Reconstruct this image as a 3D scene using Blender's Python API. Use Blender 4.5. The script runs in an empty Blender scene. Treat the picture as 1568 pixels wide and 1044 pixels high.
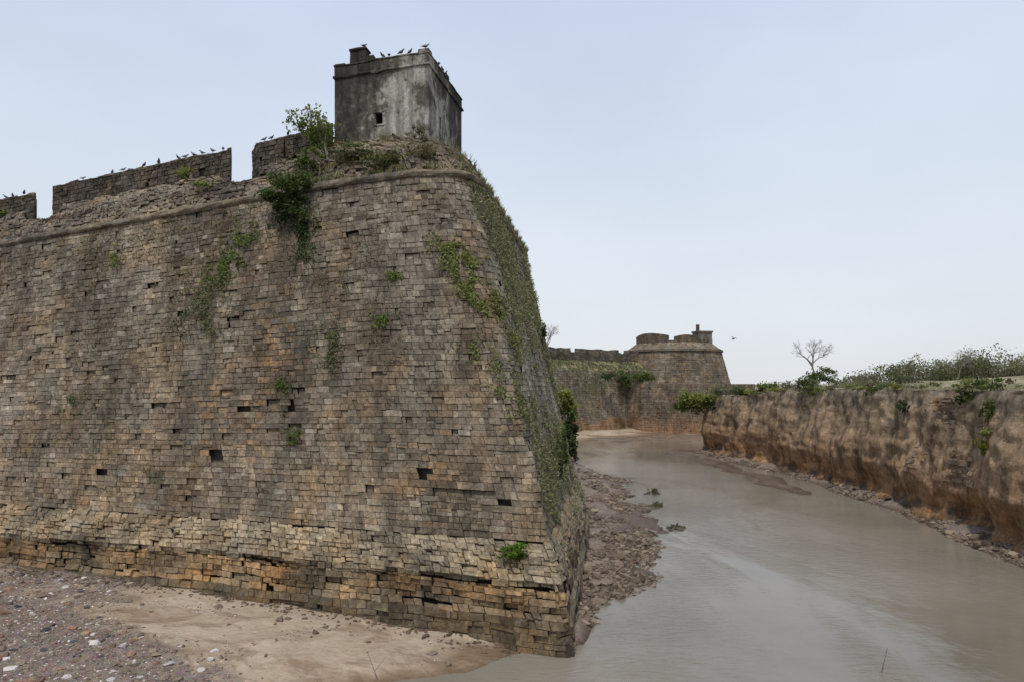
import bpy, math, random
import numpy as np
from mathutils import Vector, noise
random.seed(7); rng=np.random.default_rng(7)
scene=bpy.context.scene
def nz(x,y,z=0.0): return noise.noise(Vector((x,y,z)))
def fbm(x,y,z=0.0,o=4):
    a=0;f=1;m=1
    for i in range(o):
        a+=m*noise.noise(Vector((x*f,y*f,z*f+i*7.3))); f*=2.03; m*=.5
    return a
def sst(a,b,x):
    t=min(1,max(0,(x-a)/(b-a))); return t*t*(3-2*t)
# ---------------------------------------------------------------- materials
def newmat(name):
    m=bpy.data.materials.new(name); m.use_nodes=True
    nt=m.node_tree; nt.nodes.clear()
    return m,nt,nt.nodes,nt.links
class NB:
    def __init__(s,name):
        s.m,s.nt,s.n,s.l=newmat(name)
        s.out=s.n.new('ShaderNodeOutputMaterial'); s.b=s.n.new('ShaderNodeBsdfPrincipled')
        s.l.new(s.b.outputs[0],s.out.inputs[0]); s.b.inputs['Roughness'].default_value=.95
        s.b.inputs['Specular IOR Level'].default_value=.15
        s.geo=s.n.new('ShaderNodeNewGeometry'); s.P=s.geo.outputs['Position']
    def mapping(s,scale,src=None):
        m=s.n.new('ShaderNodeMapping'); m.inputs['Scale'].default_value=scale
        s.l.new(src or s.P,m.inputs['Vector']); return m.outputs[0]
    def noise(s,scale,detail=6,rough=.6,vec=None,dist=0):
        n=s.n.new('ShaderNodeTexNoise'); n.inputs['Scale'].default_value=scale
        n.inputs['Detail'].default_value=detail; n.inputs['Roughness'].default_value=rough
        n.inputs['Distortion'].default_value=dist
        s.l.new(vec or s.P,n.inputs['Vector']); return n.outputs[0]
    def voro(s,scale,vec=None,feature='F1'):
        n=s.n.new('ShaderNodeTexVoronoi'); n.feature=feature; n.inputs['Scale'].default_value=scale
        s.l.new(vec or s.P,n.inputs['Vector']); return n
    def ramp(s,fac,stops):
        r=s.n.new('ShaderNodeValToRGB'); e=r.color_ramp.elements
        while len(e)<len(stops): e.new(.5)
        for i,(p,c) in enumerate(stops):
            e[i].position=p; e[i].color=(c,c,c,1) if not hasattr(c,'__len__') else (*c,1)
        s.l.new(fac,r.inputs[0]); return r.outputs[0]
    def mix(s,a,b,fac,mode='MIX'):
        m=s.n.new('ShaderNodeMix'); m.data_type='RGBA'; m.blend_type=mode
        for k,v in ((0,fac),(6,a),(7,b)):
            if hasattr(v,'is_linked') or hasattr(v,'links'): s.l.new(v,m.inputs[k])
            elif k==0: m.inputs[k].default_value=v
            else: m.inputs[k].default_value=(*v,1)
        return m.outputs[2]
    def math(s,op,a,b=0.0):
        m=s.n.new('ShaderNodeMath'); m.operation=op
        for k,v in ((0,a),(1,b)):
            if hasattr(v,'links'): s.l.new(v,m.inputs[k])
            else: m.inputs[k].default_value=v
        return m.outputs[0]
    def sep(s):
        m=s.n.new('ShaderNodeSeparateXYZ'); s.l.new(s.P,m.inputs[0]); return m.outputs
    def attr(s,name='Col'):
        a=s.n.new('ShaderNodeAttribute'); a.attribute_name=name; return a.outputs['Color']
    def color(s,c): s.l.new(c,s.b.inputs['Base Color'])
    def bump(s,h,strength=.5,dist=.05,prev=None):
        b=s.n.new('ShaderNodeBump'); b.inputs['Strength'].default_value=strength; b.inputs['Distance'].default_value=dist
        s.l.new(h,b.inputs['Height'])
        if prev: s.l.new(prev,b.inputs['Normal'])
        s.l.new(b.outputs[0],s.b.inputs['Normal']); return b.outputs[0]

def mat_stone():
    k=NB('weathered_stone'); c=k.attr()
    n1=k.noise(7,9,.75); n2=k.noise(1.0,6,.65,k.mapping((1,1,.3))); n3=k.noise(.4,7,.65,k.mapping((1,1,.42)))
    c=k.mix(c,k.ramp(n1,[(.28,.38),(.5,.95),(.72,1.7)]),1.0,'MULTIPLY')
    c=k.mix(c,k.ramp(n2,[(.33,.6),(.62,1.25)]),1.0,'MULTIPLY')
    wm=k.noise(.5,6,.65)
    c=k.mix(c,(1.22,1.0,.76),k.ramp(wm,[(.45,0),(.62,.75)]),'MULTIPLY')
    c=k.mix(c,(.06,.052,.042),k.ramp(n3,[(.50,0),(.64,.6)]))
    st=k.noise(1.5,7,.7,k.mapping((1,1,.09)))
    c=k.mix(c,(.05,.045,.037),k.ramp(st,[(.55,0),(.72,.65)]))
    n5=k.noise(2.2,8,.74)
    c=k.mix(c,(.30,.26,.20),k.ramp(n5,[(.52,0),(.7,.55)]))
    n4=k.noise(26,4,.6)
    c=k.mix(c,(.40,.365,.30),k.ramp(n4,[(.64,0),(.73,.4)]))
    pit=k.noise(3.4,7,.78)
    c=k.mix(c,(.035,.03,.024),k.ramp(pit,[(.29,.75),(.36,0)]))
    k.color(c)
    p=k.bump(k.noise(4.5,8,.75),.9,.08); p=k.bump(k.ramp(pit,[(.28,0),(.38,1)]),.8,.08,p); p=k.bump(k.noise(16,6,.7),.9,.03,p); k.bump(k.noise(60,3,.6),.5,.008,p)
    return k.m
def mat_backing():
    k=NB('dark_core_masonry'); k.color(k.ramp(k.noise(5),[(.3,(.06,.05,.04)),(.7,(.12,.1,.08))])); return k.m
def mat_plaster():
    k=NB('weathered_plaster')
    n=k.noise(.8,8,.62,k.mapping((1,1,.75)),.5); n2=k.noise(3.5,7,.72); P=k.sep(); z=P[2]; x=P[0]
    w=k.math('MULTIPLY',k.math('SUBTRACT',x,-6.3),.07)
    w=k.math('MINIMUM',w,.085)
    w=k.math('ADD',w,k.math('MULTIPLY',k.math('SUBTRACT',20.55,z),.05))
    f=k.math('ADD',k.math('ADD',n,w),k.math('MULTIPLY',k.math('SUBTRACT',n2,.5),.4))
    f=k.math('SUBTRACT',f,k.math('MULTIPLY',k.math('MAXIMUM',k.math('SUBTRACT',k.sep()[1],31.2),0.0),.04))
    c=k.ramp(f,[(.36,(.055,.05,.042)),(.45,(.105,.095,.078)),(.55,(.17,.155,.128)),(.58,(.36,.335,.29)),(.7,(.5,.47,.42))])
    c=k.mix(c,k.ramp(k.noise(.9,6,.68,k.mapping((3,3,.5))),[(.38,.5),(.6,1.05)]),1,'MULTIPLY')
    c=k.mix(c,k.ramp(k.noise(6,7,.75),[(.3,.6),(.65,1.15)]),1,'MULTIPLY')
    k.color(c); p=k.bump(k.noise(8,8,.75),.9,.05); k.bump(f,.5,.1,p); return k.m
def mat_leaf(name='leaf'):
    k=NB(name); c=k.attr(); k.color(c); k.b.inputs['Roughness'].default_value=.6
    t=k.n.new('ShaderNodeBsdfTranslucent'); k.l.new(c,t.inputs[0]); ms=k.n.new('ShaderNodeMixShader'); ms.inputs[0].default_value=.35
    k.l.new(k.b.outputs[0],ms.inputs[1]); k.l.new(t.outputs[0],ms.inputs[2]); k.l.new(ms.outputs[0],k.out.inputs[0]); return k.m
def mat_plain(name,col,rough=.9,var=.4):
    k=NB(name); k.color(k.mix(col,k.ramp(k.noise(12),[(.3,1-var),(.7,1+var)]),1,'MULTIPLY')); k.b.inputs['Roughness'].default_value=rough
    k.bump(k.noise(30),.4,.02); return k.m
def mat_attr(name,rough=.9):
    k=NB(name); c=k.mix(k.attr(),k.ramp(k.noise(25,4),[(.3,.7),(.7,1.2)]),1,'MULTIPLY'); k.color(c); k.b.inputs['Roughness'].default_value=rough
    k.bump(k.noise(25,5),.5,.02); return k.m
def mat_ground():
    k=NB('sand_and_mud'); a=k.attr()
    s=k.n.new('ShaderNodeSeparateColor'); k.l.new(a,s.inputs[0]); grav=s.outputs[0]
    z=k.sep()[2]
    big=k.noise(.3,7,.62)
    sand=k.ramp(big,[(.3,(.30,.222,.15)),(.5,(.41,.32,.228)),(.72,(.48,.393,.295))])
    sand=k.mix(sand,k.ramp(k.noise(2.2,8,.72,k.mapping((1,2.2,1)),1.5),[(.3,.7),(.6,1.06)]),1,'MULTIPLY')
    sand=k.mix(sand,(.62,.56,.5),k.ramp(k.noise(.7,7,.7,k.mapping((.6,1.4,1)),.8),[(.5,0),(.62,.8)]),'MULTIPLY')
    v=k.voro(16); g=k.mix(k.ramp(k.noise(2.2,8,.75),[(.3,(.12,.085,.062)),(.52,(.21,.155,.118)),(.7,(.34,.265,.205))]),v.outputs['Color'],.07)
    v2=k.voro(9); g=k.mix(g,(.5,.46,.4),k.ramp(v2.outputs['Distance'],[(.06,.5),(.14,0)]))
    gm=k.math('ADD',grav,k.math('MULTIPLY',k.math('SUBTRACT',k.noise(.9,7,.75),.5),2.0))
    gm=k.ramp(gm,[(.35,0),(.6,1)])
    c=k.mix(sand,g,gm)
    zz=k.math('ADD',z,k.math('MULTIPLY',k.math('SUBTRACT',k.noise(1.0,6,.65),.5),.22))
    c=k.mix(c,k.ramp(zz,[(.0,(.42,.37,.32)),(.07,(.6,.54,.48)),(.22,(1,1,1))]),1,'MULTIPLY')
    k.color(c)
    rr=k.ramp(zz,[(.0,.25),(.14,.95)]); k.l.new(rr,k.b.inputs['Roughness'])
    p=k.bump(k.noise(4,9,.75),.8,.09)
    p=k.bump(k.mix((0,0,0),v.outputs['Distance'],gm),.8,.05,p)
    w=k.n.new('ShaderNodeTexWave'); w.inputs['Scale'].default_value=1.3; w.inputs['Distortion'].default_value=14; w.inputs['Detail'].default_value=4
    k.l.new(k.mapping((.4,1,1)),w.inputs['Vector']); k.bump(w.outputs['Fac'],.3,.05,p)
    return k.m
def mat_water():
    k=NB('murky_water'); k.b.inputs['IOR'].default_value=1.33; k.b.inputs['Specular IOR Level'].default_value=.5
    c=k.ramp(k.noise(.08,6,.6),[(.35,(.165,.143,.108)),(.65,(.24,.212,.165))]); k.color(c)
    k.b.inputs['Roughness'].default_value=.03
    calm=k.ramp(k.noise(.09,5,.6,k.mapping((1.3,.5,1)),.8),[(.4,.08),(.62,1)])
    w1=k.noise(3.4,4,.6,k.mapping((.55,1.5,1)),.6); w2=k.noise(11,3,.6,k.mapping((.6,1.5,1)),.3)
    b=k.bump(k.math('MULTIPLY',w1,calm),.5,.12); b=k.bump(k.math('MULTIPLY',w2,calm),.5,.03,b); k.bump(k.noise(.9,3,.5),.15,.05,b); return k.m
def mat_bank():
    k=NB('eroded_earth_rock'); z=k.sep()[2]
    n=k.noise(.5,7,.65); n2=k.noise(3,8,.72)
    st=k.noise(.9,7,.68,k.mapping((1,1,.14)))
    zz=k.math('ADD',z,k.math('MULTIPLY',k.math('SUBTRACT',n,.5),6))
    c=k.ramp(k.math('DIVIDE',zz,8),[(.03,(.17,.115,.075)),(.12,(.42,.235,.115)),(.3,(.40,.245,.138)),(.5,(.39,.265,.16)),(.8,(.365,.27,.175)),(.97,(.29,.235,.17))])
    c=k.mix(c,k.ramp(st,[(.36,.4),(.5,.92),(.65,1.22)]),1,'MULTIPLY')
    c=k.mix(c,k.ramp(n2,[(.3,.6),(.7,1.35)]),1,'MULTIPLY')
    c=k.mix(c,(.085,.073,.057),k.ramp(k.noise(.8,7,.72,k.mapping((1,1,.28))),[(.56,0),(.68,.65)]))
    ly=k.noise(1.0,6,.65,k.mapping((.3,.3,2.4)))
    c=k.mix(c,k.ramp(ly,[(.38,.62),(.52,1.05)]),.6,'MULTIPLY')
    k.color(c); p=k.bump(k.noise(2,10,.72),.9,.3); p=k.bump(ly,.45,.2,p); k.bump(k.voro(3,k.mapping((1,1,2.2)),'DISTANCE_TO_EDGE').outputs[0],.3,.06,p); return k.m
def mat_plateau():
    k=NB('dry_scrub_ground')
    c=k.ramp(k.noise(.22,7,.7),[(.35,(.14,.14,.065)),(.45,(.24,.215,.12)),(.55,(.42,.36,.25))])
    c=k.mix(c,k.ramp(k.noise(5,6,.7),[(.3,.6),(.7,1.3)]),1,'MULTIPLY'); k.color(c); k.bump(k.noise(3,8,.7),1,.3); return k.m
M_st=mat_stone(); M_bk=mat_backing(); M_pl=mat_plaster(); M_leaf=mat_leaf(); M_gr=mat_ground(); M_wa=mat_water(); M_ba=mat_bank(); M_pt=mat_plateau()
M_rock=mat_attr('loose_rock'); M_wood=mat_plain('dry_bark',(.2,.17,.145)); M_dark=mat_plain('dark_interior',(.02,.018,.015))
# ---------------------------------------------------------------- mesh helpers
def mkobj(name,verts,faces,mat,cols=None,parent=None,smooth=False):
    me=bpy.data.meshes.new(name)
    verts=np.asarray(verts,dtype=float)
    if isinstance(faces,np.ndarray): faces=faces.tolist()
    me.from_pydata(verts.tolist(),[],faces)
    if cols is not None:
        a=me.attributes.new('Col','FLOAT_COLOR','POINT')
        cc=np.ones((len(verts),4),dtype=np.float32); cc[:,:3]=np.asarray(cols)[:,:3]; a.data.foreach_set('color',cc.ravel())
    me.materials.append(mat)
    if smooth: me.polygons.foreach_set('use_smooth',[True]*len(me.polygons))
    me.update()
    o=bpy.data.objects.new(name,me); scene.collection.objects.link(o)
    if parent: o.parent=parent
    return o
def empty(name):
    o=bpy.data.objects.new(name,None); scene.collection.objects.link(o); return o
def grid_mesh(name,fn,us,vs,mat,parent=None,colf=None,smooth=False):
    V=[];C=[]
    for u in us:
        for v in vs:
            p=fn(u,v); V.append(p)
            if colf: C.append(colf(u,v,p))
    n=len(vs); F=[]
    for i in range(len(us)-1):
        for j in range(n-1):
            a=i*n+j; F.append((a,a+n,a+n+1,a+1))
    return mkobj(name,V,F,mat,C if colf else None,parent,smooth)
class Blocks:
    def __init__(s): s.V=[];s.F=[];s.C=[]
    def cell(s,p00,p10,p11,p01,col,dep=.04,gap=.016,back=-.05,jit=.012,rec=0,jd=.72):
        e1=p10-p00; e2=p01-p00; n=e1.cross(e2)
        if n.length<1e-9: return
        n.normalize(); c=(p00+p10+p11+p01)/4; i=len(s.V); d=random.uniform(-.4,1)*dep-rec
        for p in (p00,p10,p11,p01): s.V.append(p+n*(back-rec))
        for p in (p00,p10,p11,p01):
            q=c-p; m=random.uniform(.5,2.4); 
            if random.random()<.14: m+=2.0
            q=p+q.normalized()*gap*m
            s.V.append(q+n*(d+random.uniform(-jit,jit)))
        s.F+= [(i+4,i+5,i+6,i+7),(i,i+1,i+5,i+4),(i+1,i+2,i+6,i+5),(i+2,i+3,i+7,i+6),(i+3,i,i+4,i+7)]
        dk=(col[0]*jd,col[1]*jd,col[2]*jd)
        s.C+=[dk]*4+[col]*4
    def fill(s,surf,s0,s1,z0,z1,h,w,colf,hole=None,recf=None,split=0,hv=(.8,1.22),**kw):
        z=z0
        while z<z1-.02:
            hh=min(h*random.uniform(*hv),z1-z)
            if z1-(z+hh)<h*.5: hh=z1-z
            x=s0-random.uniform(0,w)
            while x<s1:
                ww=w*random.choice([.45,.6,.75,.9,1,1.15,1.4,1.8]); xa=max(x,s0); xb=min(x+ww,s1); x+=ww
                if xb-xa<.03: continue
                xm=(xa+xb)/2; zm=z+hh/2
                if hole and hole(xm,zm): continue
                r=recf(xm,zm) if recf else 0
                if split and random.random()<split and hh>.15:
                    t=z+hh*random.uniform(.35,.65)
                    for (a,b) in ((z,t),(t,z+hh)): s.cell(surf(xa,a),surf(xb,a),surf(xb,b),surf(xa,b),colf(xm,zm),rec=r,**kw)
                else: s.cell(surf(xa,z),surf(xb,z),surf(xb,z+hh),surf(xa,z+hh),colf(xm,zm),rec=r,**kw)
            z+=hh
    def obj(s,name,parent=None,mat=None): return mkobj(name,s.V,s.F,mat or M_st,s.C,parent)
# ---------------------------------------------------------------- near bastion surface
D1=Vector((-.95,.313,0)).normalized(); D2=Vector((.137,.99,0)).normalized(); D3=Vector((-.93,.36,0)).normalized()
N1=Vector((-.313,-.95)); N2=Vector((.99,-.136)); DET=N1.x*N2.y-N1.y*N2.x
B0=Vector((1.17,22.9,0)); UF=17.7
def corner(o1,o2):
    vx=(o1*N2.y-N1.y*o2)/DET; vy=(N1.x*o2-o1*N2.x)/DET
    return B0+Vector((vx,vy,0))
def ztop(s):
    if s<-5: return 16.1-.075*(-s-5)
    return 16.1-.015*max(0,s)
def path(C,s,r,r2=.5):
    if s>UF-r2:
        t=s-UF
        if t<r2:
            b=(t+r2)**2/(4*r2); a=(r2-t)**2/(4*r2); return C+D2*(UF-a)+D3*b
        return C+D2*UF+D3*t
    if s<-r: return C+D1*(-s)
    if s>r: return C+D2*s
    b=(s+r)**2/(4*r); a=(r-s)**2/(4*r)
    return C+D1*a+D2*b
PRZ=[-1,0,.88,.97,1.02,1.75,1.82,1.95,2.5,2.85,3.0]
PR1=[1.7,1.55,1.42,1.32,1.12,1.02,.98,1.08,.70,.36,.0]
PR2=[1.0,.87,.8,.76,.66,.6,.56,.6,.38,.18,.0]
def rad(z): return .2+2.2*sst(3.2,15,z)
def surf(s,z):
    zw=z+.04*nz(s*.22,z*.6,3)+.018*nz(s*1.1,z*1.6,13)
    if z<3:
        o1=float(np.interp(zw,PRZ,PR1)); o2=float(np.interp(zw,PRZ,PR2)); za=zw; r=.12
        e=.17*fbm(s*.5,z*.9,5,4); o1+=e;o2+=e*.5
        za+= .10*nz(s*.35,4.4)*(1 if z>.3 else 0)
    else:
        za=3+(zw-3)*(ztop(s)-3)/13.1; o1=o2=-.25*(za-3)+.09*fbm(s*.3,z*.3,9,3); r=rad(z)
    p=path(corner(o1,o2),s,r); return Vector((p.x,p.y,za))
def back(off):
    def f(s,z):
        o=float(np.interp(z,[-1,3],[1.0,0])) if z<3 else -.25*(z-3)
        za=z if z<3 else 3+(z-3)*(ztop(s)-3)/13.1
        if z<3: p=path(corner(o-off,o*.5-off),s,.1)
        else: p=path(corner(-.25*(za-3)-off,-.25*(za-3)-off),s,rad(z))
        return Vector((p.x,p.y,za))
    return f
def cmul(c,k): return (c[0]*k,c[1]*k,c[2]*k)
def cmix(a,b,t): return tuple(a[i]*(1-t)+b[i]*t for i in range(3))
def wallcol(s,z):
    l=random.choice([.76,.9,1,1,1.05,1.17,1.38])*random.uniform(.88,1.12)
    base=(.195,.166,.128)
    if s>.6: base=(.195,.183,.142)
    if z<8 and s<=.6: base=cmix((.26,.208,.148),base,sst(3.5,8.5,z))
    k=.88+.5*nz(s*.35,z*.16,1)+.28*nz(s*1.1,z*.25,6)
    c=cmul(base,l*max(.45,k))
    if random.random()<.07: c=cmix(c,(.34,.3,.24),.6)
    if s<0:
        og= .85*math.exp(-((s+9.3)/.9)**2-((z-10)/1.6)**2)+.34*math.exp(-((s+12)/2.3)**2-((z-6.8)/1.6)**2)+.36*math.exp(-((s+4.0)/1.5)**2-((z-5.4)/1.5)**2)
        if z<3.7: og+=.35*(3.7-z)
        og*=.8+.9*nz(s*.9,z*1.1,30)
        if random.random()<og: c=cmix(c,(.34,.225,.125),random.uniform(.25,.7))
    return c
HOLES=[(-11.4,7.2),(-9.1,7.35),(-4.0,4.95),(-12.6,5.4),(-1.25,4.2),(-18.5,4.6)]
def hole(s,z):
    for a,b in HOLES:
        if abs(s-a)<.17 and abs(z-b)<.14: return True
    return False
def wrec(s,z):
    if -3.9<s<-1.6 and abs(z-4.5-.04*s)<.12: return .13
    if -4.5<s<-4.15 and abs(z-4.1)<.35: return .06
    n=nz(s*1.6,z*2.6,40)
    if n>.47: return .02+.12*(n-.47)/.25
    if random.random()<.022: return random.uniform(.02,.08)
    return 0
bast=empty('fort_bastion')
bk=Blocks(); bk.fill(surf,-42,UF+6,3.0,16.1,.222,.33,wallcol,hole,wrec,.09,(.74,1.26),dep=.038,gap=.012,jit=.015,back=-.03)
bk.obj('wall_stones',bast)
def plcol(s,z):
    l=random.choice([.75,.9,1,1.08,1.2])
    if z>1.85: base=cmix((.42,.34,.225),(.25,.205,.145),.35+1.0*nz(s*.45,z*.8,3)+.3*random.random())
    elif z>.95: base=cmix((.35,.23,.12),(.2,.155,.1),max(0,min(1,.5+1.5*nz(s*.5,z*1.5,8))))
    else: base=cmix((.14,.11,.07),(.24,.168,.095),max(0,nz(s*.4,z*2,9)*1.5))
    if s>.4: base=cmix(base,(.21,.185,.14),.6)
    return cmul(base,l*(.9+.5*nz(s*.6,z*.8,2)))
def plhole(s,z): return nz(s*1.9,z*2.2,60)>.7 and 1<z<1.9
def plrec(s,z):
    if 1.62<z<1.95:
        n=nz(s*.45,1.7)
        if n>.0: return min(.22,.5*n+.05)
    n=nz(s*1.2,z*1.9,50)
    if .95<z<1.95 and n>.25: return .08+.3*(n-.25)
    if z>1.95 and n>.38: return .08
    return random.random()**6*.1
pb=Blocks()
pb.fill(surf,-42,UF+4,1.85,3.0,.16,.3,plcol,plhole,plrec,.12,(.65,1.35),dep=.065,gap=.014,jit=.026)
pb.fill(surf,-42,UF+4,.97,1.85,.2,.38,plcol,plhole,plrec,.1,(.7,1.3),dep=.06,gap=.014,jit=.02)
pb.fill(surf,-42,UF+4,-.6,.97,.17,.5,plcol,None,plrec,.05,(.7,1.3),dep=.045,gap=.01)
pb.obj('plinth_stones',bast)
us=list(np.arange(-42,UF+30,.8))+[UF+30]; 
us=sorted(set([round(float(x),3) for x in us]+[-1.5,-1,-.6,-.3,-.1,0,.1,.3,.6,1,1.5,UF-.5,UF-.2,UF,UF+.2,UF+.5]))
grid_mesh('core_masonry',back(.36),us,[-1,1.5,3]+list(np.linspace(4,16.1,12)),M_bk,bast)
def topbase(s,e):
    zt=ztop(s); o=-.25*(zt-3)-e; return path(corner(o,o),s,2.4)
V=[];F=[];C=[]
cs=np.arange(-42,UF+6,.3); K=8
for i,s in enumerate(cs):
    for k in range(K):
        a=-math.pi/2+math.pi*k/(K-1); rr=.16+.04*nz(s*1.5,k*.6)
        p=topbase(s,-rr*math.cos(a)+.03+.05*nz(s*.9,2)); V.append((p.x,p.y,ztop(s)+.12+rr*math.sin(a)+.05*nz(s*.4,9)))
        C.append(cmul((.18,.156,.12),1+.6*nz(s*1.3,0,4)+.4*(random.random()-.5)))
for i in range(len(cs)-1):
    for k in range(K-1):
        a=i*K+k; F.append((a,a+K,a+K+1,a+1))
mkobj('cordon_moulding',V,F,M_st,C,bast)
GE=[-.02,.25,.55,.62,1.1,2.0,2.3]; GH=[.22,.6,.95,1.2,1.5,2.1,2.15]
def embr(s):
    d=0
    for a,b in ((-10.6,-8.7),(-22.7,-21.1),(-34.5,-33)):
        d=max(d,sst(a-.5,a+.1,s)*(1-sst(b-.1,b+.5,s)))
    return d
def glac(s,v):
    x=v*6; e=float(np.interp(x,range(7),GE)); h=float(np.interp(x,range(7),GH))
    w=sst(-9,-5,s)*(1-sst(6,9,s)); 
    if h>1.2: h-=1.3*embr(s)*(h-1.2)/.9
    h+=w*.35*v + .1*fbm(s*.9,v*3,2,4)
    p=topbase(s,e+.1*fbm(s*1.1,v*4,12,3)); return Vector((p.x,p.y,ztop(s)+h))
def glcol(s,v):
    c=cmul((.18,.152,.116),random.uniform(.7,1.35)*(.95+.6*nz(s*.5,v*2,7)))
    if -8<s<8: c=cmix(c,(.14,.11,.08),.4*random.random()+.1)
    return c
gb=Blocks(); gb.fill(glac,-42,UF+5,0,1,.065,.23,glcol,None,lambda s,v:random.random()**4*.1,.1,(.6,1.4),dep=.045,gap=.014,jit=.022); gb.obj('parapet_slope_stones',bast)
def gback(s,v):
    p=glac(s,v); q=topbase(s,float(np.interp(v*6,range(7),GE))+.35); return Vector((q.x,q.y,p.z-.2))
grid_mesh('parapet_core',gback,us,[0,.2,.4,.6,.8,1],M_bk,bast)
def deck(s,v):
    p=topbase(s,2.2+v*9); return Vector((p.x,p.y,ztop(s)+.9+.2*(1-v)))
grid_mesh('terreplein',deck,[u for u in us if u<-1.5],[0,.5,1],M_pt,bast)
def merlon(B,a,b,e,h0,h1,th=.9):
    def fr(s,z): p=topbase(s,e+.05*nz(s,z)); return Vector((p.x,p.y,ztop(s)+z+.06*nz(s*.7,z)*(z-h0)))
    def colm(s,z): return cmul((.09,.079,.064),random.uniform(.6,1.5))
    def hl(s,z): return abs(z-(h0+.4))<.1 and abs((s*.8)%2.6-.9)<.1
    B.fill(fr,a,b,h0-.25,h1,.19,.28,colm,hl,None,.1,dep=.035,gap=.013,jit=.015)
    def en(s,z): p=topbase(b,e+(s-b)); return Vector((p.x,p.y,ztop(b)+z))
    B.fill(en,b,b+th,h0-1.2,h1,.2,.32,colm,None,dep=.03)
    def en2(s,z): p=topbase(a,e+th-s); return Vector((p.x,p.y,ztop(a)+z))
    B.fill(en2,0,th,h0-1.2,h1,.2,.32,colm,None,dep=.03)
    def tp(s,z): p=topbase(s,e-.04+z*1.0); return Vector((p.x,p.y,ztop(s)+h1+.1*math.sin(min(1,z/th)*math.pi)+.09*nz(s*1.5,z*2)))
    B.fill(tp,a-.02,b+.02,0,th,.3,.35,lambda s,z:cmul((.15,.13,.105),random.uniform(.7,1.3)),None,dep=.05)
    def bkf(s,z): p=topbase(s,e+th); return Vector((p.x,p.y,ztop(s)+z))
    B.fill(bkf,a,b,h0-1.2,h1,.4,.7,colm,None,dep=.02)
    n=max(2,int((b-a)/1.0)); ss=np.linspace(a+.12,b-.12,n)
    VV=[];FF=[]
    for s in ss:
        for (ee,zz) in ((.16,h0-1),(.16,h1-.1),(th-.14,h1-.1),(th-.14,h0-1)):
            p=topbase(s,e+ee); VV.append((p.x,p.y,ztop(s)+zz))
    for i in range(n-1):
        for k in range(3): q=i*4+k; FF.append((q,q+4,q+5,q+1))
    FF+=[(0,1,2,3),((n-1)*4,(n-1)*4+1,(n-1)*4+2,(n-1)*4+3)]
    mkobj('merlon_core',VV,FF,M_bk,None,bast)
mb=Blocks()
merlon(mb,-33,-22.4,2.0,1.9,2.95); merlon(mb,-21.2,-10.3,2.0,1.95,3.1)
merlon(mb,-42,-34.3,2.0,1.9,3.0)
merlon(mb,-8.75,-7.42,2.0,1.95,3.15,.9); merlon(mb,-7.3,-6.1,2.0,1.95,3.2,.9); merlon(mb,-5.98,-4.9,2.0,1.95,3.3,.9)
merlon(mb,7.6,9.8,2.0,1.9,3.25); merlon(mb,10.3,12.4,2.0,1.9,3.1)
mb.obj('merlon_stones',bast)
# ---------------------------------------------------------------- watch tower
tw=empty('watchtower')
TC=Vector((-3.55,30.5,0)); DT=Vector((.197,.98,0)).normalized(); TW=4.56; TD=5.3
def tp(a,b,z,o=0):
    return TC+D1*a+DT*b+Vector((0,0,z))
def prism(name,a0,a1,b0,b1,z0,z1,mat,par):
    V=[];F=[]
    na=max(1,int((a1-a0)/.35)); nb=max(1,int((b1-b0)/.35))
    ring=[(a0+(a1-a0)*i/na,b0) for i in range(na)]+[(a1,b0+(b1-b0)*i/nb) for i in range(nb)]+[(a1-(a1-a0)*i/na,b1) for i in range(na)]+[(a0,b1-(b1-b0)*i/nb) for i in range(nb)]
    n=len(ring)
    for z in (z0,z1):
        for a,b in ring:
            p=tp(a,b,z); q=.035
            V.append(p+Vector((q*nz(p.x*3,p.y*3,z*4),q*nz(p.x*3,p.y*3,z*4+9),1.6*q*nz(p.x*2.3,p.y*2.3,z*3+5))))
    F=[(i,(i+1)%n,n+(i+1)%n,n+i) for i in range(n)]+[tuple(range(n,2*n)),tuple(reversed(range(n)))]
    o=mkobj(name,V,F,mat,None,par)
    bv=o.modifiers.new('bevel','BEVEL'); bv.width=.03; bv.segments=2; bv.limit_method='ANGLE'
    return o
def wall_with_holes(name,fn,W,z0,z1,holes,depth,mat,par):
    xs=sorted(set([0,W]+[h[0] for h in holes]+[h[1] for h in holes])); zs=sorted(set([z0,z1]+[h[2] for h in holes]+[h[3] for h in holes]))
    V=[];F=[];D=[]
    def q(p): i=len(V); V.extend(p); F.append((i,i+1,i+2,i+3))
    for i in range(len(xs)-1):
        for j in range(len(zs)-1):
            xm=(xs[i]+xs[i+1])/2; zm=(zs[j]+zs[j+1])/2
            if any(h[0]<xm<h[1] and h[2]<zm<h[3] for h in holes): continue
            q([fn(xs[i],zs[j],0),fn(xs[i+1],zs[j],0),fn(xs[i+1],zs[j+1],0),fn(xs[i],zs[j+1],0)])
    for h in holes:
        a,b,c,d=h
        for (p,r) in (((a,c),(b,c)),((b,c),(b,d)),((b,d),(a,d)),((a,d),(a,c))):
            q([fn(*p,0),fn(*r,0),fn(*r,depth),fn(*p,depth)])
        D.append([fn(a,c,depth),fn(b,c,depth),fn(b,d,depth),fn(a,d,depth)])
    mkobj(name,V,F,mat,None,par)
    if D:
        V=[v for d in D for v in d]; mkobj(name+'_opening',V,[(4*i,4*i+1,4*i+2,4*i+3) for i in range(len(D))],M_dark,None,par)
wall_with_holes('front_wall',lambda x,z,d:tp(x,d,z),TW,17.6,21.66,[(2.18,2.52,19.35,19.82)],.45,M_pl,tw)
wall_with_holes('side_wall',lambda x,z,d:tp(d,x,z),TD,17.6,21.66,[(1.6,1.85,19.5,20.0),(3.3,3.5,19.6,20.0)],.45,M_pl,tw)
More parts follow.
